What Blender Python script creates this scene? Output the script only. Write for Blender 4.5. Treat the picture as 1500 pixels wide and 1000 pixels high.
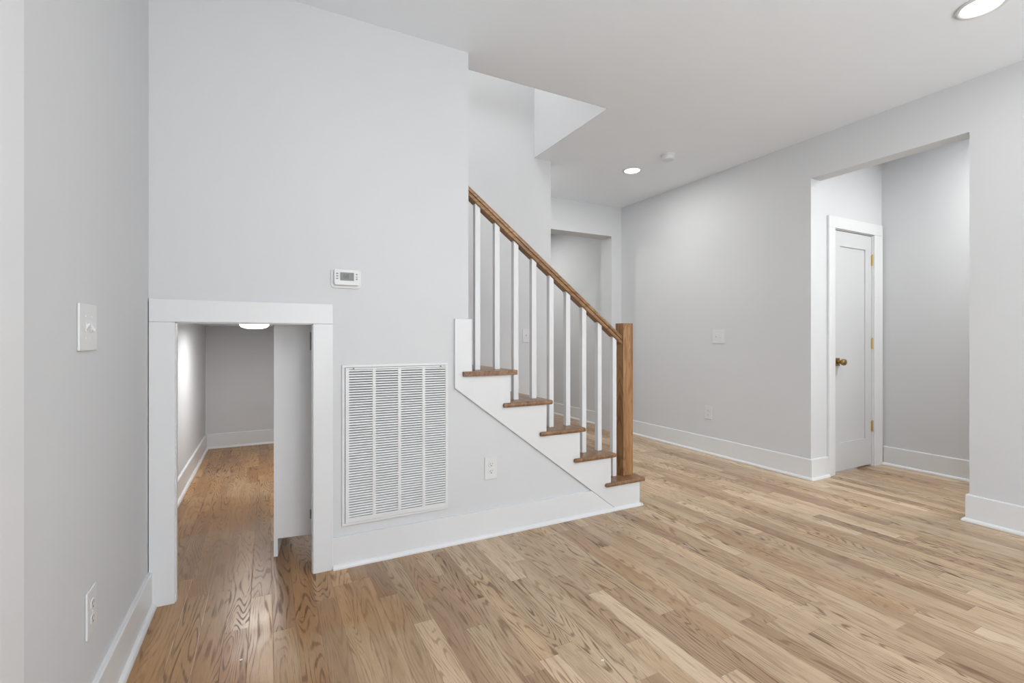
import bpy, bmesh, math, random
from mathutils import Vector, Matrix

for o in list(bpy.data.objects):
    bpy.data.objects.remove(o, do_unlink=True)
S = bpy.context.scene
C = S.collection
random.seed(7)

# ------------------------------------------------------------------ camera
YAW = 0.4783
cam_d = bpy.data.cameras.new('camera')
cam_d.sensor_width = 36.0
cam_d.lens = 694.1 / 1500 * 36.0
cam_d.shift_y = -4.1 / 1500
cam_d.clip_start = 0.02
cam = bpy.data.objects.new('camera', cam_d)
C.objects.link(cam)
cam.location = (0, 0, 1.13)
cam.rotation_euler = (math.pi / 2, 0, -YAW)
S.camera = cam

# ------------------------------------------------------------------ world, exposure
w = bpy.data.worlds.new('world')
S.world = w
w.use_nodes = True
w.node_tree.nodes['Background'].inputs['Color'].default_value = (0.95, 0.97, 1.0, 1)
w.node_tree.nodes['Background'].inputs['Strength'].default_value = 1.0
S.view_settings.view_transform = 'Standard'
S.view_settings.look = 'None'
S.view_settings.gamma = 1.0
S.view_settings.use_curve_mapping = False
S.view_settings.exposure = 0.33


def lamp(name, loc, rot, power, sx, sy=None, shape='RECTANGLE', col=(1, 1, 1), spread=180):
    d = bpy.data.lights.new(name, 'AREA')
    d.shape = shape
    d.size = sx
    if sy:
        d.size_y = sy
    d.energy = power
    d.color = col
    d.spread = math.radians(spread)
    o = bpy.data.objects.new(name, d)
    C.objects.link(o)
    o.location = loc
    o.rotation_euler = rot
    return o


# unseen fill lamps at added window openings behind the viewer, tilted towards the ceiling
WIN = [(0.35, 1.55), (2.15, 3.35)]
WZ = (0.3, 2.0)
for a, b in WIN:
    lamp('added_daylight_fill', ((a + b) / 2, -3.42, (WZ[0] + WZ[1]) / 2), (math.radians(156), 0, 0), 61,
         b - a, WZ[1] - WZ[0], col=(0.945, 0.975, 1.0))
# added fill lamp in front of the solid left wall, brightens the right wall
lamp('added_daylight_fill', (-0.36, -1.9, 1.4), (math.radians(140), 0, math.radians(-90)), 62, 1.5, 1.6,
     col=(0.945, 0.975, 1.0))
# added fill lamps under the ceiling around and behind the viewer, without fixtures
for x_, y_, p_ in ((0.75, 0.05, 8), (3.06, -1.5, 14), (0.75, -1.5, 14)):
    lamp('added_room_fill', (x_, y_, 2.70), (0, 0, 0), p_, 0.15, None, 'DISK', (0.98, 0.99, 1.0))
# daylight upstairs over the stairwell
lamp('upstairs_daylight', (0.6, 3.13, 4.9), (0, 0, 0), 36, 2.0, 0.8, col=(1.0, 0.985, 0.965))

# ------------------------------------------------------------------ node helper


class NT:
    def __init__(self, name):
        self.m = bpy.data.materials.new(name)
        self.m.use_nodes = True
        self.t = self.m.node_tree
        self.b = self.t.nodes['Principled BSDF']

    def put(self, sock, v):
        if hasattr(v, 'is_output') or isinstance(v, bpy.types.NodeSocket):
            self.t.links.new(v, sock)
        else:
            sock.default_value = v

    def n(self, typ, ins=None, **kw):
        nd = self.t.nodes.new(typ)
        for k, v in kw.items():
            setattr(nd, k, v)
        for k, v in (ins or {}).items():
            self.put(nd.inputs[k], v)
        return nd

    def math(self, op, a, b=0.0, c=None):
        ins = {0: a, 1: b}
        if c is not None:
            ins[2] = c
        return self.n('ShaderNodeMath', ins, operation=op).outputs[0]

    def mix(self, f, a, b, mode='MIX'):
        nd = self.t.nodes.new('ShaderNodeMix')
        nd.data_type = 'RGBA'
        nd.blend_type = mode
        self.put(nd.inputs[0], f)
        self.put(nd.inputs[6], a)
        self.put(nd.inputs[7], b)
        return nd.outputs[2]

    def ramp(self, f, stops):
        nd = self.t.nodes.new('ShaderNodeValToRGB')
        e = nd.color_ramp.elements
        while len(e) < len(stops):
            e.new(0.5)
        for i, (p, c) in enumerate(stops):
            e[i].position = p
            e[i].color = (*c, 1) if len(c) == 3 else c
        self.put(nd.inputs[0], f)
        return nd.outputs[0]

    def map(self, v, a, b, c, d, smooth=False):
        nd = self.n('ShaderNodeMapRange', {0: v, 1: a, 2: b, 3: c, 4: d})
        if smooth:
            nd.interpolation_type = 'SMOOTHSTEP'
        return nd.outputs[0]

    def vec(self, x, y, z):
        return self.n('ShaderNodeCombineXYZ', {0: x, 1: y, 2: z}).outputs[0]

    def noise(self, v, scale, detail=2.0, rough=0.5, dist=0.0):
        return self.n('ShaderNodeTexNoise', {'Vector': v, 'Scale': scale, 'Detail': detail,
                                             'Roughness': rough, 'Distortion': dist}).outputs[0]

    def xyz(self):
        tc = self.n('ShaderNodeTexCoord')
        sp = self.n('ShaderNodeSeparateXYZ', {0: tc.outputs['Object']})
        return tc.outputs['Object'], sp.outputs[0], sp.outputs[1], sp.outputs[2]

    def set(self, **kw):
        for k, v in kw.items():
            self.put(self.b.inputs[k.replace('_', ' ')], v)

    def bump(self, h, strength, dist=0.002):
        self.put(self.b.inputs['Normal'],
                 self.n('ShaderNodeBump', {'Height': h, 'Strength': strength, 'Distance': dist}).outputs[0])


def paint(name, col, rough, bump=0.0, scale=220, spec=0.5):
    k = NT(name)
    v, x, y, z = k.xyz()
    nz = k.noise(v, 3.0, 3)
    f = k.map(nz, 0.3, 0.7, 0.985, 1.0)
    c = k.mix(1.0, (*col, 1), k.vec(f, f, f), 'MULTIPLY')
    k.set(Base_Color=c, Roughness=rough)
    k.b.inputs['Specular IOR Level'].default_value = spec
    if bump:
        k.bump(k.noise(v, scale, 2), bump, 0.001)
    return k.m


def plain(name, col, rough=0.4, metal=0.0, emit=0.0):
    k = NT(name)
    v, x, y, z = k.xyz()
    k.set(Base_Color=(*col, 1), Roughness=k.map(k.noise(v, 60, 2), 0.3, 0.7, rough * 0.92, min(1, rough * 1.08)),
          Metallic=metal)
    if emit:
        k.b.inputs['Emission Color'].default_value = (*(col if emit < 0 else (1, 1, 1)), 1)
        k.b.inputs['Emission Strength'].default_value = abs(emit)
    return k.m


def floor_mat():
    k = NT('oak_floor_boards')
    v, x, y, z = k.xyz()
    W = 0.0826
    xs = k.math('ADD', x, 5.016)
    u = k.math('DIVIDE', xs, W)
    row = k.math('FLOOR', u)
    fx = k.math('FRACT', u)
    r1 = k.n('ShaderNodeTexWhiteNoise', {'W': row}, noise_dimensions='1D').outputs['Value']
    r2 = k.n('ShaderNodeTexWhiteNoise', {'W': k.math('ADD', row, 91.7)}, noise_dimensions='1D').outputs['Value']
    L = k.math('MULTIPLY_ADD', r2, 0.75, 0.42)
    vv = k.math('DIVIDE', k.math('MULTIPLY_ADD', r1, 7.0, k.math('ADD', y, 20.0)), L)
    pid = k.math('FLOOR', vv)
    fv = k.math('FRACT', vv)
    wn = k.n('ShaderNodeTexWhiteNoise', {'Vector': k.vec(row, pid, 3.0)}, noise_dimensions='3D')
    rv = wn.outputs['Value']
    sc = k.n('ShaderNodeSeparateColor', {0: wn.outputs['Color']})
    ra, rb, rc = sc.outputs[0], sc.outputs[1], sc.outputs[2]
    seed = k.math('MULTIPLY', rv, 91.0)
    # tone of each board
    base = k.ramp(ra, [(0.0, (0.37, 0.245, 0.15)), (0.2, (0.455, 0.325, 0.207)), (0.5, (0.53, 0.40, 0.262)),
                       (0.85, (0.585, 0.45, 0.302)), (1.0, (0.69, 0.545, 0.385))])
    base = k.mix(k.map(rb, 0.6, 1.0, 0.0, 0.35), base, (0.56, 0.35, 0.175, 1))
    # broad streaks along a board
    st = k.noise(k.vec(k.math('MULTIPLY', x, 22.0), k.math('MULTIPLY', y, 1.3), seed), 1.0, 3, 0.6)
    base = k.mix(k.map(st, 0.35, 0.7, 0.0, 0.55), base,
                 k.mix(1.0, base, (0.62, 0.55, 0.49, 1), 'MULTIPLY'))
    # cathedral figure: contour lines of a stretched field
    fld = k.noise(k.vec(k.math('MULTIPLY', x, 10.0), k.math('MULTIPLY', y, 1.05), seed), 1.0, 1.5, 0.42, 0.2)
    ln = k.math('SINE', k.math('MULTIPLY', fld, k.map(rb, 0.0, 1.0, 110.0, 190.0)))
    wob = k.noise(k.vec(k.math('MULTIPLY', x, 75.0), k.math('MULTIPLY', y, 9.0), seed), 1.0, 2)
    ln = k.math('ADD', ln, k.map(wob, 0.3, 0.7, -0.55, 0.55))
    ln = k.map(ln, 0.2, 1.35, 0.0, 1.0, True)
    amt = k.map(rc, 0.1, 0.9, 0.25, 0.95)
    dark = k.mix(1.0, base, (0.36, 0.275, 0.215, 1), 'MULTIPLY')
    col = k.mix(k.math('MULTIPLY', ln, amt), base, dark)
    # pores
    po = k.noise(k.vec(k.math('MULTIPLY', x, 420.0), k.math('MULTIPLY', y, 14.0), seed), 1.0, 2)
    col = k.mix(k.map(po, 0.52, 0.72, 0.0, 0.5), col, k.mix(1.0, col, (0.55, 0.46, 0.40, 1), 'MULTIPLY'))
    # amber stains left in the finish
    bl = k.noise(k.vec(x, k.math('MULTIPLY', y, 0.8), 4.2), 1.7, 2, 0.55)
    # dimmer, warmer light towards and inside the closet, put into the board colour
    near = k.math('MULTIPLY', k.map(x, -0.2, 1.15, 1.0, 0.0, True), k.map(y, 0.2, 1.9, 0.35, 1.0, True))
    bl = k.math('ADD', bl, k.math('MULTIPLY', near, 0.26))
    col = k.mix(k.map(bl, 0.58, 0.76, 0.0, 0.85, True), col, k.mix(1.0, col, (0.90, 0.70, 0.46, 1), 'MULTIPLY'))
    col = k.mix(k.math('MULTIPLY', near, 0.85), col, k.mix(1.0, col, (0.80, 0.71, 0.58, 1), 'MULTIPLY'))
    # seams
    ex = k.math('MINIMUM', fx, k.math('SUBTRACT', 1.0, fx))
    ey = k.math('MULTIPLY', k.math('MINIMUM', fv, k.math('SUBTRACT', 1.0, fv)), k.math('DIVIDE', L, W))
    ed = k.math('MINIMUM', ex, ey)
    seam = k.map(ed, 0.0, 0.018, 1.0, 0.0)
    col = k.mix(k.math('MULTIPLY', seam, 0.45), col, (0.10, 0.055, 0.03, 1))
    rg = k.noise(v, 9.0, 3)
    k.set(Base_Color=col, Roughness=k.math('ADD', k.map(rg, 0.3, 0.7, 0.295, 0.36), k.math('MULTIPLY', ln, 0.12)))
    k.b.inputs['Specular IOR Level'].default_value = 0.5
    wav = k.noise(k.vec(k.math('MULTIPLY', x, 8.0), k.math('MULTIPLY', y, 2.0), seed), 1.0, 1)
    h = k.math('SUBTRACT', k.math('MULTIPLY', wav, 0.6), k.math('ADD', k.math('MULTIPLY', ln, 0.10), seam))
    k.bump(h, 0.28, 0.0012)
    return k.m


def wood_mat(name, axis, light, mid, dark, rough=0.32):
    k = NT(name)
    v, x, y, z = k.xyz()
    oi = k.n('ShaderNodeObjectInfo').outputs['Random']
    seed = k.math('MULTIPLY', oi, 37.0)
    A = {'X': (x, y, z), 'Y': (y, x, z), 'Z': (z, x, y)}[axis]
    l, p, q = A
    seedp = k.math('ADD', k.math('MULTIPLY', q, 9.0), seed)
    st = k.noise(k.vec(k.math('MULTIPLY', p, 26.0), k.math('MULTIPLY', l, 1.6), seedp), 1.0, 3, 0.6)
    col = k.ramp(st, [(0.25, dark), (0.5, mid), (0.75, light)])
    fld = k.noise(k.vec(k.math('MULTIPLY', p, 16.0), k.math('MULTIPLY', l, 1.8), seedp), 1.0, 1.5, 0.45, 0.2)
    ln = k.map(k.math('SINE', k.math('MULTIPLY', fld, 90.0)), 0.2, 1.0, 0.0, 0.6, True)
    col = k.mix(ln, col, k.mix(1.0, col, (0.5, 0.38, 0.3, 1), 'MULTIPLY'))
    po = k.noise(k.vec(k.math('MULTIPLY', p, 420.0), k.math('MULTIPLY', l, 16.0), k.math('MULTIPLY', q, 420.0)), 1.0, 2)
    col = k.mix(k.map(po, 0.52, 0.72, 0.0, 0.5), col, k.mix(1.0, col, (0.5, 0.4, 0.33, 1), 'MULTIPLY'))
    k.set(Base_Color=col, Roughness=rough)
    k.bump(po, 0.15, 0.0006)
    return k.m


M = {}
M['wall'] = paint('white_wall_paint', (0.635, 0.647, 0.66), 0.62, 0.12)
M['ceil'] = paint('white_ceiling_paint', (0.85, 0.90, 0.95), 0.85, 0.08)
M['trim'] = paint('white_trim_paint', (0.725, 0.735, 0.745), 0.32)
M['door'] = paint('white_door_paint', (0.60, 0.61, 0.62), 0.36)
M['stairwhite'] = paint('white_stair_paint', (0.705, 0.715, 0.725), 0.34)
M['panel'] = paint('white_gloss_board', (0.86, 0.865, 0.87), 0.3)
M['plastic'] = paint('white_plastic', (0.70, 0.71, 0.715), 0.3)
M['metalwhite'] = paint('white_enamel', (0.72, 0.73, 0.735), 0.38)
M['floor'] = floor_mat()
M['brass'] = plain('antique_brass', (0.36, 0.245, 0.10), 0.3, 1.0)
M['brass2'] = plain('satin_brass', (0.62, 0.48, 0.22), 0.3, 1.0)
M['hingegrey'] = plain('painted_hinge', (0.33, 0.33, 0.33), 0.4)
M['dark'] = plain('dark_slot', (0.03, 0.03, 0.03), 0.6)
M['duct'] = plain('duct_shadow', (0.16, 0.16, 0.16), 0.8)
M['grey'] = plain('grey_rubber', (0.22, 0.22, 0.22), 0.5)
M['lcd'] = plain('grey_display', (0.19, 0.20, 0.195), 0.25)
M['digit'] = plain('dark_display_digits', (0.05, 0.055, 0.055), 0.4)
M['lens'] = plain('lit_lens', (0.9, 0.9, 0.9), 0.4, 0, 6.0)
M['tread'] = wood_mat('stained_oak_tread', 'Y', (0.37, 0.21, 0.105), (0.26, 0.142, 0.068), (0.165, 0.086, 0.04))
M['newel'] = wood_mat('stained_oak_post', 'Z', (0.44, 0.255, 0.112), (0.345, 0.185, 0.076), (0.22, 0.105, 0.042))
M['rail'] = wood_mat('stained_oak_rail', 'X', (0.40, 0.23, 0.10), (0.30, 0.162, 0.068), (0.18, 0.09, 0.038))

# ------------------------------------------------------------------ mesh helpers


def bm_new():
    return bmesh.new()


def box(bm, x0, x1, y0, y1, z0, z1):
    r = bmesh.ops.create_cube(bm, size=1.0)
    vs = r['verts']
    for v in vs:
        v.co = Vector(((x0 + x1) / 2 + v.co.x * (x1 - x0), (y0 + y1) / 2 + v.co.y * (y1 - y0),
                       (z0 + z1) / 2 + v.co.z * (z1 - z0)))
    return vs


def prism(bm, pts, ext):
    """pts: list of 3D points of a planar outline, ext: extrusion vector"""
    a = [bm.verts.new(p) for p in pts]
    e = Vector(ext)
    b = [bm.verts.new(Vector(p) + e) for p in pts]
    n = len(pts)
    bm.faces.new(a)
    bm.faces.new(list(reversed(b)))
    for i in range(n):
        bm.faces.new((a[i], b[i], b[(i + 1) % n], a[(i + 1) % n]))
    return a + b


def lathe(bm, prof, seg=40, mat=None):
    """profile of (r, z) about the Z axis; mat: optional placing matrix"""
    rings = []
    for r, z in prof:
        if r < 1e-6:
            rings.append([bm.verts.new((0, 0, z))])
        else:
            rings.append([bm.verts.new((r * math.cos(2 * math.pi * i / seg), r * math.sin(2 * math.pi * i / seg), z))
                          for i in range(seg)])
    for a, b in zip(rings, rings[1:]):
        for i in range(seg):
            j = (i + 1) % seg
            if len(a) == 1 and len(b) == 1:
                continue
            if len(a) == 1:
                bm.faces.new((a[0], b[i], b[j]))
            elif len(b) == 1:
                bm.faces.new((a[i], b[0], a[j]))
            else:
                bm.faces.new((a[i], b[i], b[j], a[j]))
    vs = [v for r in rings for v in r]
    if mat is not None:
        bmesh.ops.transform(bm, matrix=mat, verts=vs)
    return vs


def obj(name, bm, mat, parent=None, bevel=0.0, seg=2, smooth=False, loc=None):
    bmesh.ops.recalc_face_normals(bm, faces=bm.faces)
    me = bpy.data.meshes.new(name)
    bm.to_mesh(me)
    bm.free()
    me.materials.append(mat)
    if smooth:
        for p in me.polygons:
            p.use_smooth = True
    o = bpy.data.objects.new(name, me)
    C.objects.link(o)
    if parent is not None:
        o.parent = parent
    if loc is not None:
        o.location = loc
    if bevel:
        b = o.modifiers.new('bevel', 'BEVEL')
        b.width = bevel
        b.segments = seg
        b.limit_method = 'ANGLE'
        b.angle_limit = math.radians(40)
        b.harden_normals = False
    return o


def struct(name, bm, mat, bevel=0.0, **kw):
    o = obj(name, bm, mat, None, bevel, **kw)
    o['kind'] = 'structure'
    return o


def thing(name, label, cat, loc=(0, 0, 0), rot=(0, 0, 0), group=None):
    o = bpy.data.objects.new(name, None)
    o.empty_display_size = 0.05
    C.objects.link(o)
    o.location = loc
    o.rotation_euler = rot
    o['label'] = label
    o['category'] = cat
    if group:
        o['group'] = group
    return o


# ------------------------------------------------------------------ room dimensions
ZC = 2.735                      # ceiling
XL = -0.44                      # left wall
YA, YA2 = 2.476, 2.630          # wall beside the stairs, front and back
XA = 1.008                      # its free end
XR, XR2 = 3.873, 4.003          # right wall
YB, YB2 = 3.645, 3.770          # wall behind the stairs
XB = 2.285                      # its free end
YF, YF2 = 4.553, 4.762          # far wall
YD = 2.268                      # wall with the door in the side hall
XV = 4.946                      # end wall of the side hall
XS = 2.112                      # end of the stairwell opening
OPY0, OPY1, OPZ = 1.304, YD, 2.413
Y0, Y1 = -3.5, 7.0

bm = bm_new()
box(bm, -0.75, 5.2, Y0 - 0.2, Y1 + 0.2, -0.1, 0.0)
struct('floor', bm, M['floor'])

bm = bm_new()
box(bm, -0.75, 5.2, Y0 - 0.2, YA2 - 0.004, ZC, ZC + 0.28)
box(bm, XS + 0.004, 5.2, YA2 - 0.004, YB + 0.004, ZC, ZC + 0.28)
box(bm, -0.75, 5.2, YB + 0.004, Y1 + 0.2, ZC, ZC + 0.28)
struct('ceiling', bm, M['ceil'])

# left wall
bm = bm_new()
box(bm, XL - 0.15, XL, Y0, YA, 0, ZC)
struct('wall_left', bm, M['wall'])

# wall beside the stairs, with the low opening and the part below the stairs
CX0, CX1, CZ = -0.347, 0.199, 1.201
RISE, RUN, RX = 0.1894, 0.2473, 2.255
bm = bm_new()
YT = YA + 0.022
box(bm, -0.70, CX0, YA, YT, 0, 1.262)
box(bm, CX0, CX1, YA, YT, CZ, 1.262)
box(bm, CX1, 0.36, YA, YT, 0, 1.262)
box(bm, -0.70, 0.36, YA, YA2, 1.262, ZC)
box(bm, 0.36, XA, YA, YA2, 0, ZC)
pts = [(XA, YA, 0), (RX - 0.022, YA, 0)]
for i in range(5):
    zt = RISE * (i + 1) - 0.031
    pts.append((RX - 0.022 - RUN * i, YA, zt))
    nx = RX - 0.022 - RUN * (i + 1)
    pts.append((max(nx, XA), YA, zt))
prism(bm, pts, (0, YA2 - YA, 0))
struct('wall_stair', bm, M['wall'])

# wall behind the stairs and the stairwell above
bm = bm_new()
box(bm, 0.42, XB, YB, YB2, 0, ZC)
box(bm, -0.75, 0.42, YB, YB2, 1.40, ZC)
struct('wall_back', bm, M['wall'])
bm = bm_new()
box(bm, -0.75, XS + 0.004, YB, YB + 0.004, ZC, ZC + 0.28)
box(bm, -0.75, XS + 0.12, YB, YB2, ZC + 0.28, 5.2)
struct('wall_upper_back', bm, M['wall'])
bm = bm_new()
box(bm, -0.75, XS + 0.004, YA2 - 0.004, YA2, ZC, ZC + 0.28)
box(bm, -0.75, XS + 0.12, YA, YA2, ZC + 0.28, 5.2)
struct('wall_upper_front', bm, M['wall'])
bm = bm_new()
box(bm, XS, XS + 0.004, YA2, YB, ZC, ZC + 0.28)
box(bm, XS, XS + 0.12, YA2, YB, ZC + 0.28, 5.2)
struct('wall_upper_right', bm, M['wall'])
bm = bm_new()
box(bm, -0.75, -0.62, YA2, YB, 1.40, 5.2)
struct('wall_upper_left', bm, M['wall'])
bm = bm_new()
box(bm, -0.75, XS + 0.12, YA, YB2, 5.2, 5.3)
struct('ceiling_upper', bm, M['ceil'])

# right wall with the wide opening
bm = bm_new()
box(bm, XR, XR2, Y0, OPY0, 0, ZC)
box(bm, XR, XR2, OPY1, Y1, 0, ZC)
box(bm, XR, XR2, OPY0, OPY1, OPZ, ZC)
struct('wall_right', bm, M['wall'])

# side hall: wall with the door, end wall, near wall
DX0, DX1, DZ = 4.184, 4.790, 2.048
bm = bm_new()
box(bm, XR2, DX0, YD, YD + 0.12, 0, ZC)
box(bm, DX1, XV + 0.12, YD, YD + 0.12, 0, ZC)
box(bm, DX0, DX1, YD, YD + 0.12, DZ, ZC)
box(bm, DX0 - 0.05, DX1 + 0.05, YD + 0.5, YD + 0.6, 0, ZC)
struct('wall_door', bm, M['wall'])
bm = bm_new()
box(bm, XV, XV + 0.12, -0.3, YD, 0, ZC)
box(bm, XR2, XV, -0.42, -0.3, 0, ZC)
struct('wall_side', bm, M['wall'])

# far wall with an opening, and the space beyond it
bm = bm_new()
FX0, FX1, FZ = 2.42, 3.724, 2.372
box(bm, 1.2, FX0, YF, YF2, 0, ZC)
box(bm, FX1, XR, YF, YF2, 0, ZC)
box(bm, FX0, FX1, YF, YF2, FZ, ZC)
struct('wall_far', bm, M['wall'])
bm = bm_new()
box(bm, 1.08, 1.2, YB2, Y1, 0, ZC)
box(bm, 1.08, XR, Y1, Y1 + 0.12, 0, ZC)
struct('wall_hall', bm, M['wall'])

# wall behind the viewer, with two window openings added for the fill light
bm = bm_new()
xs = [-0.75] + [v for p in WIN for v in p] + [5.2]
for a, b in zip(xs[0::2], xs[1::2]):
    box(bm, a, b, Y0 - 0.15, Y0, 0, ZC)
for a, b in WIN:
    box(bm, a, b, Y0 - 0.15, Y0, 0, WZ[0])
    box(bm, a, b, Y0 - 0.15, Y0, WZ[1], ZC)
struct('wall_rear', bm, M['wall'])

# under-stair closet
KL, KR, KB, KZ = -0.555, 0.36, 5.76, 1.262
bm = bm_new()
box(bm, KL - 0.1, KL, YT, KB, 0, KZ)
box(bm, KL - 0.1, KR + 0.06, KB, KB + 0.1, 0, KZ)
box(bm, KR, KR + 0.06, YA2, KB, 0, KZ)
struct('wall_closet', bm, M['wall'])
bm = bm_new()
box(bm, KL - 0.1, KR + 0.06, YA2, KB + 0.1, KZ, KZ + 0.1)
o = struct('ceiling_closet', bm, M['ceil'])

# ------------------------------------------------------------------ baseboards
PROF = [(0, 0), (0.031, 0), (0.030, 0.008), (0.026, 0.015), (0.0195, 0.019), (0.0145, 0.020), (0.0145, 0.147),
        (0.0115, 0.152), (0, 0.152)]


def base_run(bm, p, q, nrm, hgt=0.152, e0=0.0, e1=0.0, c0=0.0, c1=0.0):
    """baseboard with a shoe from p to q (2D) standing off along nrm; c0/c1 mitre (+ outside, - inside corner)"""
    p = Vector((*p, 0))
    q = Vector((*q, 0))
    n = Vector((*nrm, 0))
    d = (q - p).normalized()
    a, b = [], []
    for t, z in PROF:
        zz = z if z < 0.03 else z + hgt - 0.152
        a.append(bm.verts.new(p + n * t - d * (t * c0) + Vector((0, 0, zz))))
        b.append(bm.verts.new(q + n * t + d * (t * c1) + Vector((0, 0, zz))))
    k = len(PROF)
    bm.faces.new(a)
    bm.faces.new(list(reversed(b)))
    for i in range(k):
        j = (i + 1) % k
        bm.faces.new((a[i], b[i], b[j], a[j]))


bm = bm_new()
base_run(bm, (XL, 1.27), (XL, YA - 0.018), (1, 0), 0.152)
struct('baseboard_left', bm, M['trim'])

bm = bm_new()
# board beside the stairs: mitred into the raking skirt
for pr in [0]:
    x0, x1 = 0.289, 1.853
    xe = 2.057
    yb, yf = YA, YA - 0.0145
    prism(bm, [(x0, yb, 0), (xe, yb, 0), (x1, yb, 0.154), (x0, yb, 0.154)], (0, yf - yb, 0))
    shoe = [(t, z) for t, z in PROF[1:6]]
    sp = [(x0, YA - t, z) for t, z in shoe] + [(x0, YA - 0.0145, 0)]
    prism(bm, sp, (RX - x0 - 0.001, 0, 0))
struct('baseboard_stair', bm, M['trim'])

bm = bm_new()
base_run(bm, (XR, OPY1), (XR, YF), (-1, 0), 0.165, c0=1, c1=-1)
base_run(bm, (4.094, YD), (XR, YD), (0, -1), 0.165, c1=1)
base_run(bm, (XR, Y0), (XR, OPY0), (-1, 0), 0.165, c1=1)
base_run(bm, (XR, OPY0), (XR2, OPY0), (0, 1), 0.165, c0=1, c1=1)
struct('baseboard_right', bm, M['trim'])
bm = bm_new()
base_run(bm, (XV, -0.3), (XV, YD - 0.018), (-1, 0), 0.165)
struct('baseboard_side', bm, M['trim'])
bm = bm_new()
base_run(bm, (XR, YF2), (XR, Y1), (-1, 0), 0.165)
base_run(bm, (FX1, YF), (XR - 0.03, YF), (0, -1), 0.165)
struct('baseboard_far', bm, M['trim'])
bm = bm_new()
base_run(bm, (KL, YT), (KL, KB), (1, 0), 0.15, c1=-1)
base_run(bm, (KL, KB), (KR, KB), (0, -1), 0.15, c0=-1)
struct('baseboard_closet', bm, M['trim'])

# ------------------------------------------------------------------ casings
T = 0.018
bm = bm_new()
box(bm, CX0 - 0.090, CX0, YA - T, YA, 0, CZ)
struct('trim_1', bm, M['trim'], 0.0015)
bm = bm_new()
box(bm, CX1, CX1 + 0.090, YA - T, YA, 0, CZ)
struct('trim_2', bm, M['trim'], 0.0015)
bm = bm_new()
box(bm, CX0 - 0.090, CX1 + 0.090, YA - T, YA, CZ + 0.0006, CZ + 0.097)
struct('trim_3', bm, M['trim'], 0.002)
# jamb liner of the low opening
bm = bm_new()
box(bm, CX0 - 0.002, CX0 + 0.004, YA - 0.004, YT + 0.002, 0, CZ)
box(bm, CX1 - 0.004, CX1 + 0.002, YA - 0.004, YT + 0.002, 0, CZ)
box(bm, CX0, CX1, YA - 0.004, YT + 0.002, CZ - 0.004, CZ + 0.002)
struct('trim_4', bm, M['trim'])
# casing of the door in the side hall
bm = bm_new()
box(bm, DX0 - 0.09, DX0, YD - T, YD, 0, DZ)
struct('trim_5', bm, M['trim'], 0.0015)
bm = bm_new()
box(bm, DX1, DX1 + 0.135, YD - T, YD, 0, DZ)
struct('trim_6', bm, M['trim'], 0.0015)
bm = bm_new()
box(bm, DX0 - 0.09, DX1 + 0.135, YD - T, YD, DZ + 0.0006, DZ + 0.096)
struct('trim_7', bm, M['trim'], 0.0015)
bm = bm_new()
box(bm, DX0 - 0.002, DX0 + 0.006, YD - 0.002, YD + 0.12, 0, DZ)
box(bm, DX1 - 0.006, DX1 + 0.002, YD - 0.002, YD + 0.12, 0, DZ)
box(bm, DX0, DX1, YD - 0.002, YD + 0.12, DZ - 0.006, DZ + 0.002)
struct('trim_8', bm, M['trim'])
# casing on the left wall next to the viewer
bm = bm_new()
box(bm, XL, XL + 0.02, 1.165, 1.262, 0, 2.2)
struct('trim_9', bm, M['trim'], 0.002)

# ------------------------------------------------------------------ door in the side hall
door = bpy.data.objects.new('door_1', None)
C.objects.link(door)
door.location = (DX0 + 0.009, YD + 0.004, 0.018)
door['kind'] = 'structure'
door['label'] = 'white single-panel door with brass knob beyond the wide opening'
DW, DH = DX1 - DX0 - 0.018, DZ - 0.018 - 0.012
ST, TR, BR, DT = 0.098, 0.125, 0.235, 0.035
bm = bm_new()
for a in [(0, ST, 0, DH), (DW - ST, DW, 0, DH), (ST, DW - ST, 0, BR), (ST, DW - ST, DH - TR, DH)]:
    box(bm, a[0], a[1], 0, DT, a[2], a[3])
obj('door_frame', bm, M['door'], door)
bm = bm_new()
box(bm, ST - 0.005, DW - ST + 0.005, 0.009, DT - 0.009, BR - 0.005, DH - TR + 0.005)
obj('door_panel', bm, M['door'], door)
knob = bpy.data.objects.new('door_knob', None)
C.objects.link(knob)
knob.parent = door
knob.location = (0.050, 0, 0.917)
bm = bm_new()
box(bm, -0.033, 0.033, -0.008, 0.0, -0.033, 0.033)
obj('rosette', bm, M['brass'], knob, 0.0025)
bm = bm_new()
lathe(bm, [(0, 0), (0.016, 0), (0.013, 0.012), (0.012, 0.022), (0.020, 0.028), (0.0265, 0.034), (0.0275, 0.044),
           (0.0265, 0.055), (0.022, 0.060), (0, 0.061)], 28, Matrix.Translation((0, -0.008, 0)) @ Matrix.Rotation(math.pi / 2, 4, 'X'))
obj('knob', bm, M['brass'], knob, smooth=True)
for zc in (1.826, 1.087, 0.354):
    bm = bm_new()
    lathe(bm, [(0, -0.047), (0.0065, -0.047), (0.0065, 0.047), (0, 0.047)], 14,
          Matrix.Translation((DW + 0.005, -0.006, zc - 0.018)))
    box(bm, DW - 0.008, DW + 0.006, -0.003, 0.0, zc - 0.018 - 0.044, zc - 0.018 + 0.044)
    lathe(bm, [(0, 0.046), (0.0045, 0.047), (0.0045, 0.052), (0, 0.054)], 12,
          Matrix.Translation((DW + 0.005, -0.006, zc - 0.018)))
    obj('hinge', bm, M['brass2'], door)

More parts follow.
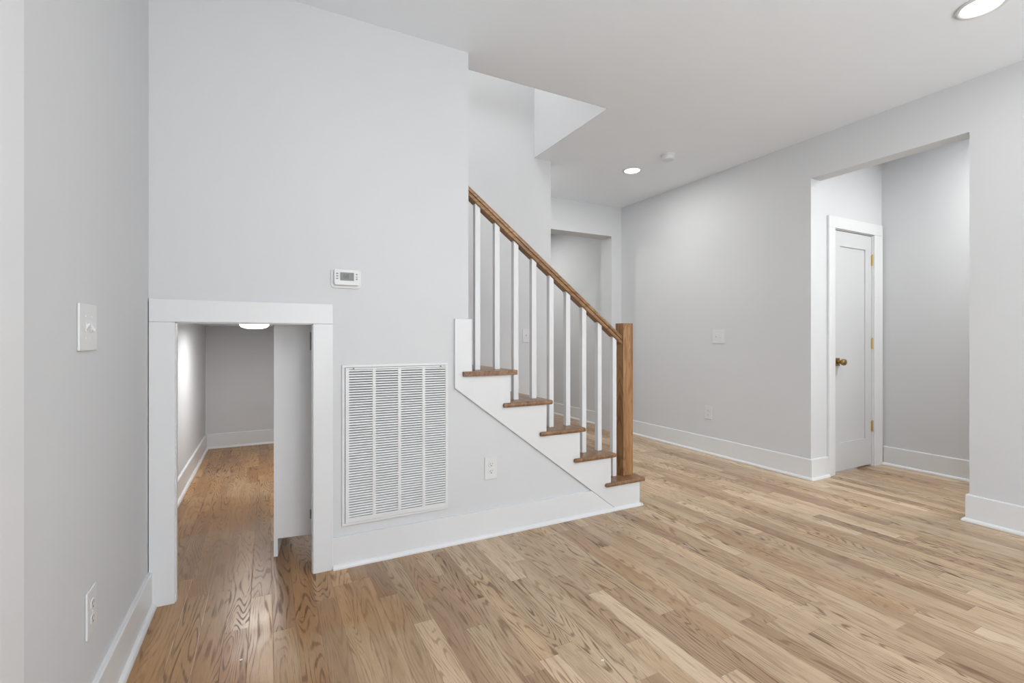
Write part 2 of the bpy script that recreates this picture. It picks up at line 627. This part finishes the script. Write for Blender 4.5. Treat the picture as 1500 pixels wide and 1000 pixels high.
# ------------------------------------------------------------------ staircase
stair = thing('staircase', 'white staircase with brown oak treads and an open sawtooth side', 'staircase', (0, 0, 0))
NT_ = 8
for i in range(NT_):
    zt = RISE * (i + 1)
    xr = RX - RUN * i
    xn = RX - RUN * (i + 1)
    bm = bm_new()
    yw = YB - 0.001
    if xr > XA + 0.1:
        ys = YA - 0.034
        pts = [(xn - 0.052, ys, 0), (xr + 0.038, ys, 0), (xr + 0.038, yw, 0), (xn, yw, 0), (xn, YA - 0.0125, 0),
               (xn - 0.052, YA - 0.0125, 0)]
        if i == 4:
            pts = [(xn - 0.052, ys, 0), (xr + 0.038, ys, 0), (xr + 0.038, yw, 0), (xn, yw, 0), (xn, YA2 + 0.001, 0),
                   (1.0245, YA2 + 0.001, 0), (1.0245, YA - 0.0125, 0), (xn - 0.052, YA - 0.0125, 0)]
    else:
        pts = [(xn, YA2 + 0.001, 0), (xr + 0.038, YA2 + 0.001, 0), (xr + 0.038, yw, 0), (xn, yw, 0)]
    prism(bm, [(a, b, zt - 0.027) for a, b, c in pts], (0, 0, 0.027))
    obj('tread', bm, M['tread'], stair, 0.0125, 4)
    bm = bm_new()
    ya = YA + 0.0005 if xr > XA + 0.1 else YA2 + 0.001
    if i == 4:
        ya = YA + 0.0005
    box(bm, xr - 0.018, xr, ya, yw, RISE * i + 0.0005, zt - 0.0275)
    obj('riser', bm, M['stairwhite'], stair)
# raking skirt with sawtooth top
ys0, ys1 = YA - 0.0005, YA - 0.0150
pts = [(0.922, 0.858), (0.922, 1.240), (1.024, 1.240)]
for i in range(4, -1, -1):
    zt = RISE * (i + 1) - 0.0273
    xl = 1.024 if i == 4 else RX - RUN * (i + 1)
    pts.append((xl, zt))
    pts.append((RX - RUN * i, zt))
pts += [(RX, 0.0), (2.060, 0.0), (1.856, 0.154)]
bm = bm_new()
prism(bm, [(a, ys0, b) for a, b in pts], (0, ys1 - ys0, 0))
obj('skirt_board', bm, M['stairwhite'], stair, 0.0012, 1)
# return of the skirt round the wall end
bm = bm_new()
box(bm, XA + 0.0005, 1.024, YA - 0.0004, YA2, RISE * 5 + 0.0005, 1.240)
obj('skirt_return', bm, M['stairwhite'], stair)
# shoe at the foot of the first riser
bm = bm_new()
sp = [(RX + t - 0.0145 + 0.0005, YA - 0.031, z) for t, z in PROF[1:6]] + [(RX + 0.0005, YA - 0.031, 0)]
prism(bm, sp, (0, YB - YA + 0.03, 0))
obj('shoe_moulding', bm, M['trim'], stair)
bm = bm_new()
box(bm, -0.62, RX - RUN * NT_, YA2 + 0.001, YB - 0.001, RISE * 9 - 0.2, RISE * 9)
obj('landing', bm, M['tread'], stair)

# ------------------------------------------------------------------ railing
YC = 2.572
rail = thing('stair_railing', 'oak handrail with white square balusters running down to an oak newel post', 'railing',
             (2.214, YC, RISE))
RO = Vector((2.214, YC, RISE))


def rz(x):           # height of the underside of the handrail
    return 1.906 - 0.762 * (x - 1.1)


bm = bm_new()
hx = 0.0425
box(bm, -hx, hx, -hx, hx, 0.0003, 1.237 - RISE)
obj('newel_post', bm, M['newel'], rail, 0.003, 2)
for k in range(9):
    xc = 1.099 + 0.1272 * k
    i = 4 - k // 2
    z0 = RISE * (i + 1)
    hw = 0.0165
    bm = bm_new()
    vs = box(bm, -hw, hw, -hw, hw, 0, 1)
    for v in vs:
        if v.co.z > 0.5:
            v.co.z = rz(xc + v.co.x) + 0.004 - z0
        else:
            v.co.z = 0.0003
    obj('baluster', bm, M['stairwhite'], rail, 0.0012, 1, loc=Vector((xc, YC, z0)) - RO)
# handrail: moulded section swept along the slope
sec = [(-0.021, 0.0), (-0.029, 0.004), (-0.030, 0.014), (-0.0275, 0.021), (-0.0195, 0.0235), (-0.0195, 0.0275), (-0.0265, 0.030),
       (-0.0285, 0.040), (-0.026, 0.049), (-0.018, 0.0555), (-0.008, 0.0585)]
sec = sec + [(-a, b) for a, b in reversed(sec)]
xa, xb = XA + 0.012, 2.1715
bm = bm_new()
A = [bm.verts.new(Vector((xa, YC + a, rz(xa) + b * 1.18)) - RO) for a, b in sec]
B = [bm.verts.new(Vector((xb, YC + a, rz(xb) + b * 1.18)) - RO) for a, b in sec]
bm.faces.new(A)
bm.faces.new(list(reversed(B)))
for i in range(len(sec)):
    j = (i + 1) % len(sec)
    bm.faces.new((A[i], B[i], B[j], A[j]))
obj('handrail', bm, M['rail'], rail)
bm = bm_new()
zc = rz(xa) + 0.035
pr = [Vector((XA + 0.0005, YC + 0.044 * math.cos(t), zc + 0.066 * math.sin(t))) - RO
      for t in [2 * math.pi * i / 32 for i in range(32)]]
prism(bm, pr, (0.014, 0, 0))
obj('wall_rosette', bm, M['rail'], rail, 0.003, 2)

# ------------------------------------------------------------------ return air grille
gr = thing('return_air_grille', 'white metal return air grille with four columns of louvers low on the stair wall', 'vent',
           (0.6085, YA, 0.6))
gx0, gx1, gz0, gz1 = -0.2765, 0.2765, -0.401, 0.400
lx0, lx1, lz0, lz1 = -0.243, 0.260 - 0.0005, -0.362, 0.376
bm = bm_new()
fo = -0.010
# flange ring, raised lip and inner frame
for (a0, a1, c0, c1, y0, y1) in [(gx0, gx1, gz0, gz0 + 0.014, -0.007, 0), (gx0, gx1, gz1 - 0.014, gz1, -0.007, 0),
                                 (gx0, gx0 + 0.014, gz0 + 0.014, gz1 - 0.014, -0.007, 0),
                                 (gx1 - 0.014, gx1, gz0 + 0.014, gz1 - 0.014, -0.007, 0)]:
    box(bm, a0, a1, y0, y1, c0, c1)
obj('flange', bm, M['metalwhite'], gr, 0.002, 2)
bm = bm_new()
i0, i1, k0, k1 = gx0 + 0.0155, gx1 - 0.0155, gz0 + 0.0155, gz1 - 0.0155
for (a0, a1, c0, c1) in [(i0, i1, k0, lz0), (i0, i1, lz1, k1), (i0, lx0, lz0, lz1), (lx1, i1, lz0, lz1)]:
    box(bm, a0, a1, -0.012, -0.0005, c0, c1)
obj('face_frame', bm, M['metalwhite'], gr, 0.001, 1)
bm = bm_new()
box(bm, gx0 + 0.012, gx1 - 0.012, -0.0006, 0.0, gz0 + 0.012, gz1 - 0.012)
obj('backing', bm, M['duct'], gr)
mw = 0.0165
bw = (lx1 - lx0 - 3 * mw) / 4
NS = 58
pt = (lz1 - lz0) / NS
for b in range(4):
    a0 = lx0 + b * (bw + mw)
    bm = bm_new()
    for s in range(NS):
        zt = lz1 - pt * (s + 0.18)
        prism(bm, [(a0, -0.0105, zt - 0.0062), (a0, -0.0112, zt - 0.0068), (a0, -0.0102, zt - 0.0005), (a0, -0.0024, zt + 0.0022),
                   (a0, -0.0024, zt + 0.0012), (a0, -0.0093, zt - 0.0010)],
              (bw, 0, 0))
    obj('louver_panel', bm, M['metalwhite'], gr)
    if b < 3:
        bm = bm_new()
        box(bm, a0 + bw, a0 + bw + mw, -0.0125, -0.0008, lz0, lz1)
        obj('mullion', bm, M['metalwhite'], gr, 0.001, 1)
for xx in (-0.222, 0.232):
    bm = bm_new()
    lathe(bm, [(0, 0.0), (0.0042, 0.0), (0.0042, 0.002), (0.003, 0.003), (0, 0.003)], 16,
          Matrix.Translation((xx, -0.012, gz1 - 0.0195)) @ Matrix.Rotation(math.pi / 2, 4, 'X'))
    obj('latch_screw', bm, M['grey'], gr)

# ------------------------------------------------------------------ thermostat
th = thing('thermostat', 'white thermostat with a grey screen on the stair wall above the low opening', 'thermostat',
           (0.352, YA, 1.428))


def rrect(w_, h_, r, n=6):
    p = []
    for cx, cz, a0 in ((w_ / 2 - r, h_ / 2 - r, 0), (-w_ / 2 + r, h_ / 2 - r, 90), (-w_ / 2 + r, -h_ / 2 + r, 180),
                       (w_ / 2 - r, -h_ / 2 + r, 270)):
        for i in range(n + 1):
            t = math.radians(a0 + 90 * i / n)
            p.append((cx + r * math.cos(t), cz + r * math.sin(t)))
    return p


bm = bm_new()
prism(bm, [(a, -0.0003, b) for a, b in rrect(0.143, 0.097, 0.018)], (0, -0.006, 0))
obj('back_plate', bm, M['plastic'], th, 0.002, 2)
bm = bm_new()
prism(bm, [(a + 0.001, -0.0063, b + 0.005) for a, b in rrect(0.119, 0.079, 0.010)], (0, -0.020, 0))
obj('body', bm, M['plastic'], th, 0.003, 3)
bm = bm_new()
box(bm, -0.031, 0.034, -0.0268, -0.0263, -0.012, 0.028)
scr = obj('screen', bm, M['lcd'], th)
SEG = {'6': 'acdefg', '8': 'abcdefg'}
bm = bm_new()
for n, ch in enumerate('68'):
    ox, oz, w_, h_, t_ = -0.0095 + n * 0.0125, 0.009, 0.008, 0.017, 0.0022
    sg = {'a': (0, h_ / 2, w_, t_), 'g': (0, 0, w_, t_), 'd': (0, -h_ / 2, w_, t_),
          'f': (-w_ / 2, h_ / 4, t_, h_ / 2), 'b': (w_ / 2, h_ / 4, t_, h_ / 2),
          'e': (-w_ / 2, -h_ / 4, t_, h_ / 2), 'c': (w_ / 2, -h_ / 4, t_, h_ / 2)}
    for c in SEG[ch]:
        x_, z_, a_, b_ = sg[c]
        box(bm, ox + x_ - a_ / 2, ox + x_ + a_ / 2, -0.0272, -0.0268, oz + z_ - b_ / 2, oz + z_ + b_ / 2)
obj('digits', bm, M['digit'], scr)
for n, zz in enumerate((0.021, 0.009, -0.003)):
    bm = bm_new()
    prism(bm, [(a - 0.0445, -0.0263, b + zz) for a, b in rrect(0.0105, 0.0058, 0.0027, 4)], (0, -0.0012, 0))
    obj('button', bm, M['grey'], th)
    bm = bm_new()
    if n == 1:
        prism(bm, [(0.0475 - 0.0055, -0.0263, zz - 0.003), (0.0475 + 0.0055, -0.0263, zz - 0.003), (0.0475, -0.0263, zz + 0.003)],
              (0, -0.0012, 0))
    else:
        prism(bm, [(0.0475 + 0.0050 * math.cos(i * math.pi / 2), -0.0263, zz + 0.0045 * math.sin(i * math.pi / 2)) for i in range(4)],
              (0, -0.0012, 0))
    obj('button', bm, M['grey'], th)

# ------------------------------------------------------------------ switches and outlets


def plate(parent, w_, h_):
    bm = bm_new()
    prism(bm, [(a, -0.0003, b) for a, b in rrect(w_, h_, 0.004, 3)], (0, -0.0058, 0))
    obj('cover_plate', bm, M['plastic'], parent, 0.0022, 2)


def screw(parent, x_, z_):
    bm = bm_new()
    lathe(bm, [(0, 0), (0.0032, 0), (0.0026, 0.0012), (0, 0.0014)], 14,
          Matrix.Translation((x_, -0.006, z_)) @ Matrix.Rotation(math.pi / 2, 4, 'X'))
    obj('screw', bm, M['metalwhite'], parent)


def light_switch(label, loc, rotz, gangs, w_, h_, ups, group=None):
    t = thing('light_switch', label, 'light switch', loc, (0, 0, rotz), group)
    plate(t, w_, h_)
    for g in range(gangs):
        x_ = (g - (gangs - 1) / 2) * 0.046
        bm = bm_new()
        prism(bm, [(x_ + a, -0.006, b) for a, b in rrect(0.011, 0.026, 0.002, 3)], (0, -0.0022, 0))
        s = 1 if ups[g] else -1
        prism(bm, [(x_ - 0.0042, -0.007, -0.007 * s), (x_ - 0.0042, -0.007, 0.006 * s), (x_ - 0.0042, -0.0150, 0.0115 * s),
                   (x_ - 0.0042, -0.0165, 0.0065 * s)], (0.0084, 0, 0))
        obj('toggle', bm, M['plastic'], t, 0.0008, 1)
        screw(t, x_, 0.030)
        screw(t, x_, -0.030)
    return t


def outlet(label, loc, rotz, w_=0.079, h_=0.130):
    t = thing('wall_outlet', label, 'outlet', loc, (0, 0, rotz))
    plate(t, w_, h_)
    for s in (1, -1):
        bm = bm_new()
        pts = []
        for i in range(28):
            a = 2 * math.pi * i / 28
            pts.append((0.0172 * math.cos(a), -0.006, 0.0205 * s + max(-0.0142, min(0.0142, 0.0172 * math.sin(a)))))
        prism(bm, pts, (0, -0.002, 0))
        rcp = obj('receptacle', bm, M['plastic'], t, 0.0006, 1)
        bm = bm_new()
        z_ = 0.0205 * s
        box(bm, -0.0075, -0.0052, -0.00825, -0.008, z_ - 0.0005, z_ + 0.0085)
        box(bm, 0.0052, 0.0075, -0.00825, -0.008, z_ + 0.0005, z_ + 0.0075)
        prism(bm, [(0.0030 * math.cos(a), -0.008, z_ - 0.0075 + 0.0030 * math.sin(a)) for a in
                   [2 * math.pi * i / 12 for i in range(12)]], (0, -0.00025, 0))
        obj('slots', bm, M['dark'], rcp)
    screw(t, 0, 0)
    return t


R90 = math.pi / 2
light_switch('double white light switch on the left wall above an outlet, nearest the viewer', (XL, 1.694, 1.161), R90, 2,
             0.142, 0.128, (1, 0))
outlet('white outlet low on the left wall above the baseboard', (XL, 1.724, 0.366), R90)
outlet('white outlet on the stair wall between the return grille and the stair skirt', (1.1455, YA, 0.389), 0)
light_switch('double white light switch on the right wall between newel post and wide opening', (XR, 3.138, 1.150), -R90, 2,
             0.140, 0.132, (1, 0))
outlet('white outlet low on the right wall below the double switch', (XR, 3.257, 0.402), -R90, 0.083, 0.128)
light_switch('single white switch on the wall behind the white balusters', (2.027, YB, 1.156), 0, 1, 0.072, 0.117, (1,))

# ------------------------------------------------------------------ ceiling fittings


def downlight(label, loc, power, r=0.074):
    t = thing('recessed_light', label, 'ceiling light', loc)
    bm = bm_new()
    lathe(bm, [(r, -0.003), (r + 0.004, -0.008), (r + 0.012, -0.009), (r + 0.021, -0.005), (r + 0.022, -0.0003), (r, -0.0003), (r, -0.003)], 48)
    obj('trim_ring', bm, M['plastic'], t, smooth=True)
    bm = bm_new()
    lathe(bm, [(0, -0.0075), (r * 0.7, -0.0065), (r - 0.0005, -0.004), (r - 0.0005, -0.0004), (0, -0.0004)], 48)
    obj('lens', bm, M['lens'], t)
    lamp('downlight_lamp', (loc[0], loc[1], loc[2] - 0.012), (0, 0, 0), power, r * 2, None, 'DISK', (1.0, 0.99, 0.97))
    return t


downlight('small round recessed light far down the ceiling beside the smoke detector', (3.098, 3.485, ZC), 7, 0.070)
downlight('recessed ceiling light cut off by the top right edge of the photo', (3.060, 0.985, ZC), 3, 0.076)
lamp('side_hall_lamp', (4.55, 0.95, ZC - 0.02), (0, 0, 0), 23, 0.16, None, 'DISK', (1.0, 0.99, 0.97))
lamp('added_passage_fill', (1.75, 4.15, ZC - 0.02), (0, 0, 0), 10, 0.16, None, 'DISK', (1.0, 0.99, 0.97))  # added out of sight behind the stair wall to brighten the far wall
lamp('far_hall_lamp', (2.9, 6.0, ZC - 0.02), (0, 0, 0), 15, 0.16, None, 'DISK', (1.0, 0.99, 0.97))

sd = thing('smoke_detector', 'round white smoke detector on the ceiling beside the far recessed light', 'smoke detector',
           (3.118, 3.052, ZC))
bm = bm_new()
lathe(bm, [(0, -0.0003), (0.060, -0.0003), (0.060, -0.008), (0.057, -0.010), (0, -0.010)], 40)
obj('mounting_base', bm, M['plastic'], sd, smooth=False)
bm = bm_new()
lathe(bm, [(0, -0.0102), (0.055, -0.0102), (0.055, -0.034), (0.051, -0.043), (0.040, -0.047), (0.018, -0.048), (0, -0.048)], 40)
obj('cover', bm, M['plastic'], sd, 0.001, 1)
bm = bm_new()
lathe(bm, [(0, -0.048), (0.008, -0.048), (0.008, -0.0495), (0, -0.050)], 16)
obj('test_button', bm, M['metalwhite'], sd)

cl = thing('closet_light', 'lit round flush light on the low closet ceiling', 'ceiling light', (-0.085, 4.35, KZ))
bm = bm_new()
lathe(bm, [(0, -0.0003), (0.115, -0.0003), (0.115, -0.012), (0.108, -0.014), (0, -0.014)], 40)
obj('base_ring', bm, M['plastic'], cl)
bm = bm_new()
lathe(bm, [(0, -0.0142), (0.106, -0.0142), (0.104, -0.026), (0.090, -0.040), (0.062, -0.049), (0.03, -0.052), (0, -0.0525)], 40)
obj('dome', bm, M['lens'], cl, smooth=True)
lamp('closet_lamp', (-0.085, 4.35, KZ - 0.058), (0, 0, 0), 8, 0.2, None, 'DISK', (1.0, 0.98, 0.96))

# ------------------------------------------------------------------ panel inside the closet
pp = thing('partition_panel', 'white upright panel standing just inside the low closet opening, open at the floor', 'panel',
           (0.034, 2.746, 0), (0, 0, math.radians(-7.0)))
bm = bm_new()
box(bm, 0, 0.28, 0, 0.019, 0.092, 1.235)
obj('front_panel', bm, M['panel'], pp, 0.001, 1)
bm = bm_new()
box(bm, 0.0, 0.019, 0.0195, 0.36, 0.0005, 1.235)
box(bm, 0.0, 0.019, 0.0, 0.0195, 0.0005, 0.0915)
obj('side_board', bm, M['panel'], pp)
for za, zb in ((1.069, 1.165), (0.176, 0.225)):
    bm = bm_new()
    box(bm, 0.172, 0.196, -0.004, -0.0003, za, zb)
    lathe(bm, [(0, za), (0.005, za), (0.005, zb), (0, zb)], 12, Matrix.Translation((0.184, -0.006, 0)))
    obj('hinge', bm, M['hingegrey'], pp)

# ------------------------------------------------------------------ crumbs on the floor
for n, (x_, y_, lab) in enumerate([(1.049, 1.331, 'tiny white paint chip lying on the floor in the middle of the room'),
                                   (-0.079, 1.918, 'tiny white paint chip lying on the floor in front of the low closet opening')]):
    bm = bm_new()
    prism(bm, [(0.0055 * math.cos(a) * (1 + 0.3 * math.sin(3 * a)), 0.004 * math.sin(a), 0.0002) for a in
               [2 * math.pi * i / 9 for i in range(9)]], (0, 0, 0.0016))
    o = obj('paint_chip', bm, M['metalwhite'], loc=(x_, y_, 0))
    o['label'] = lab
    o['category'] = 'paint chip'
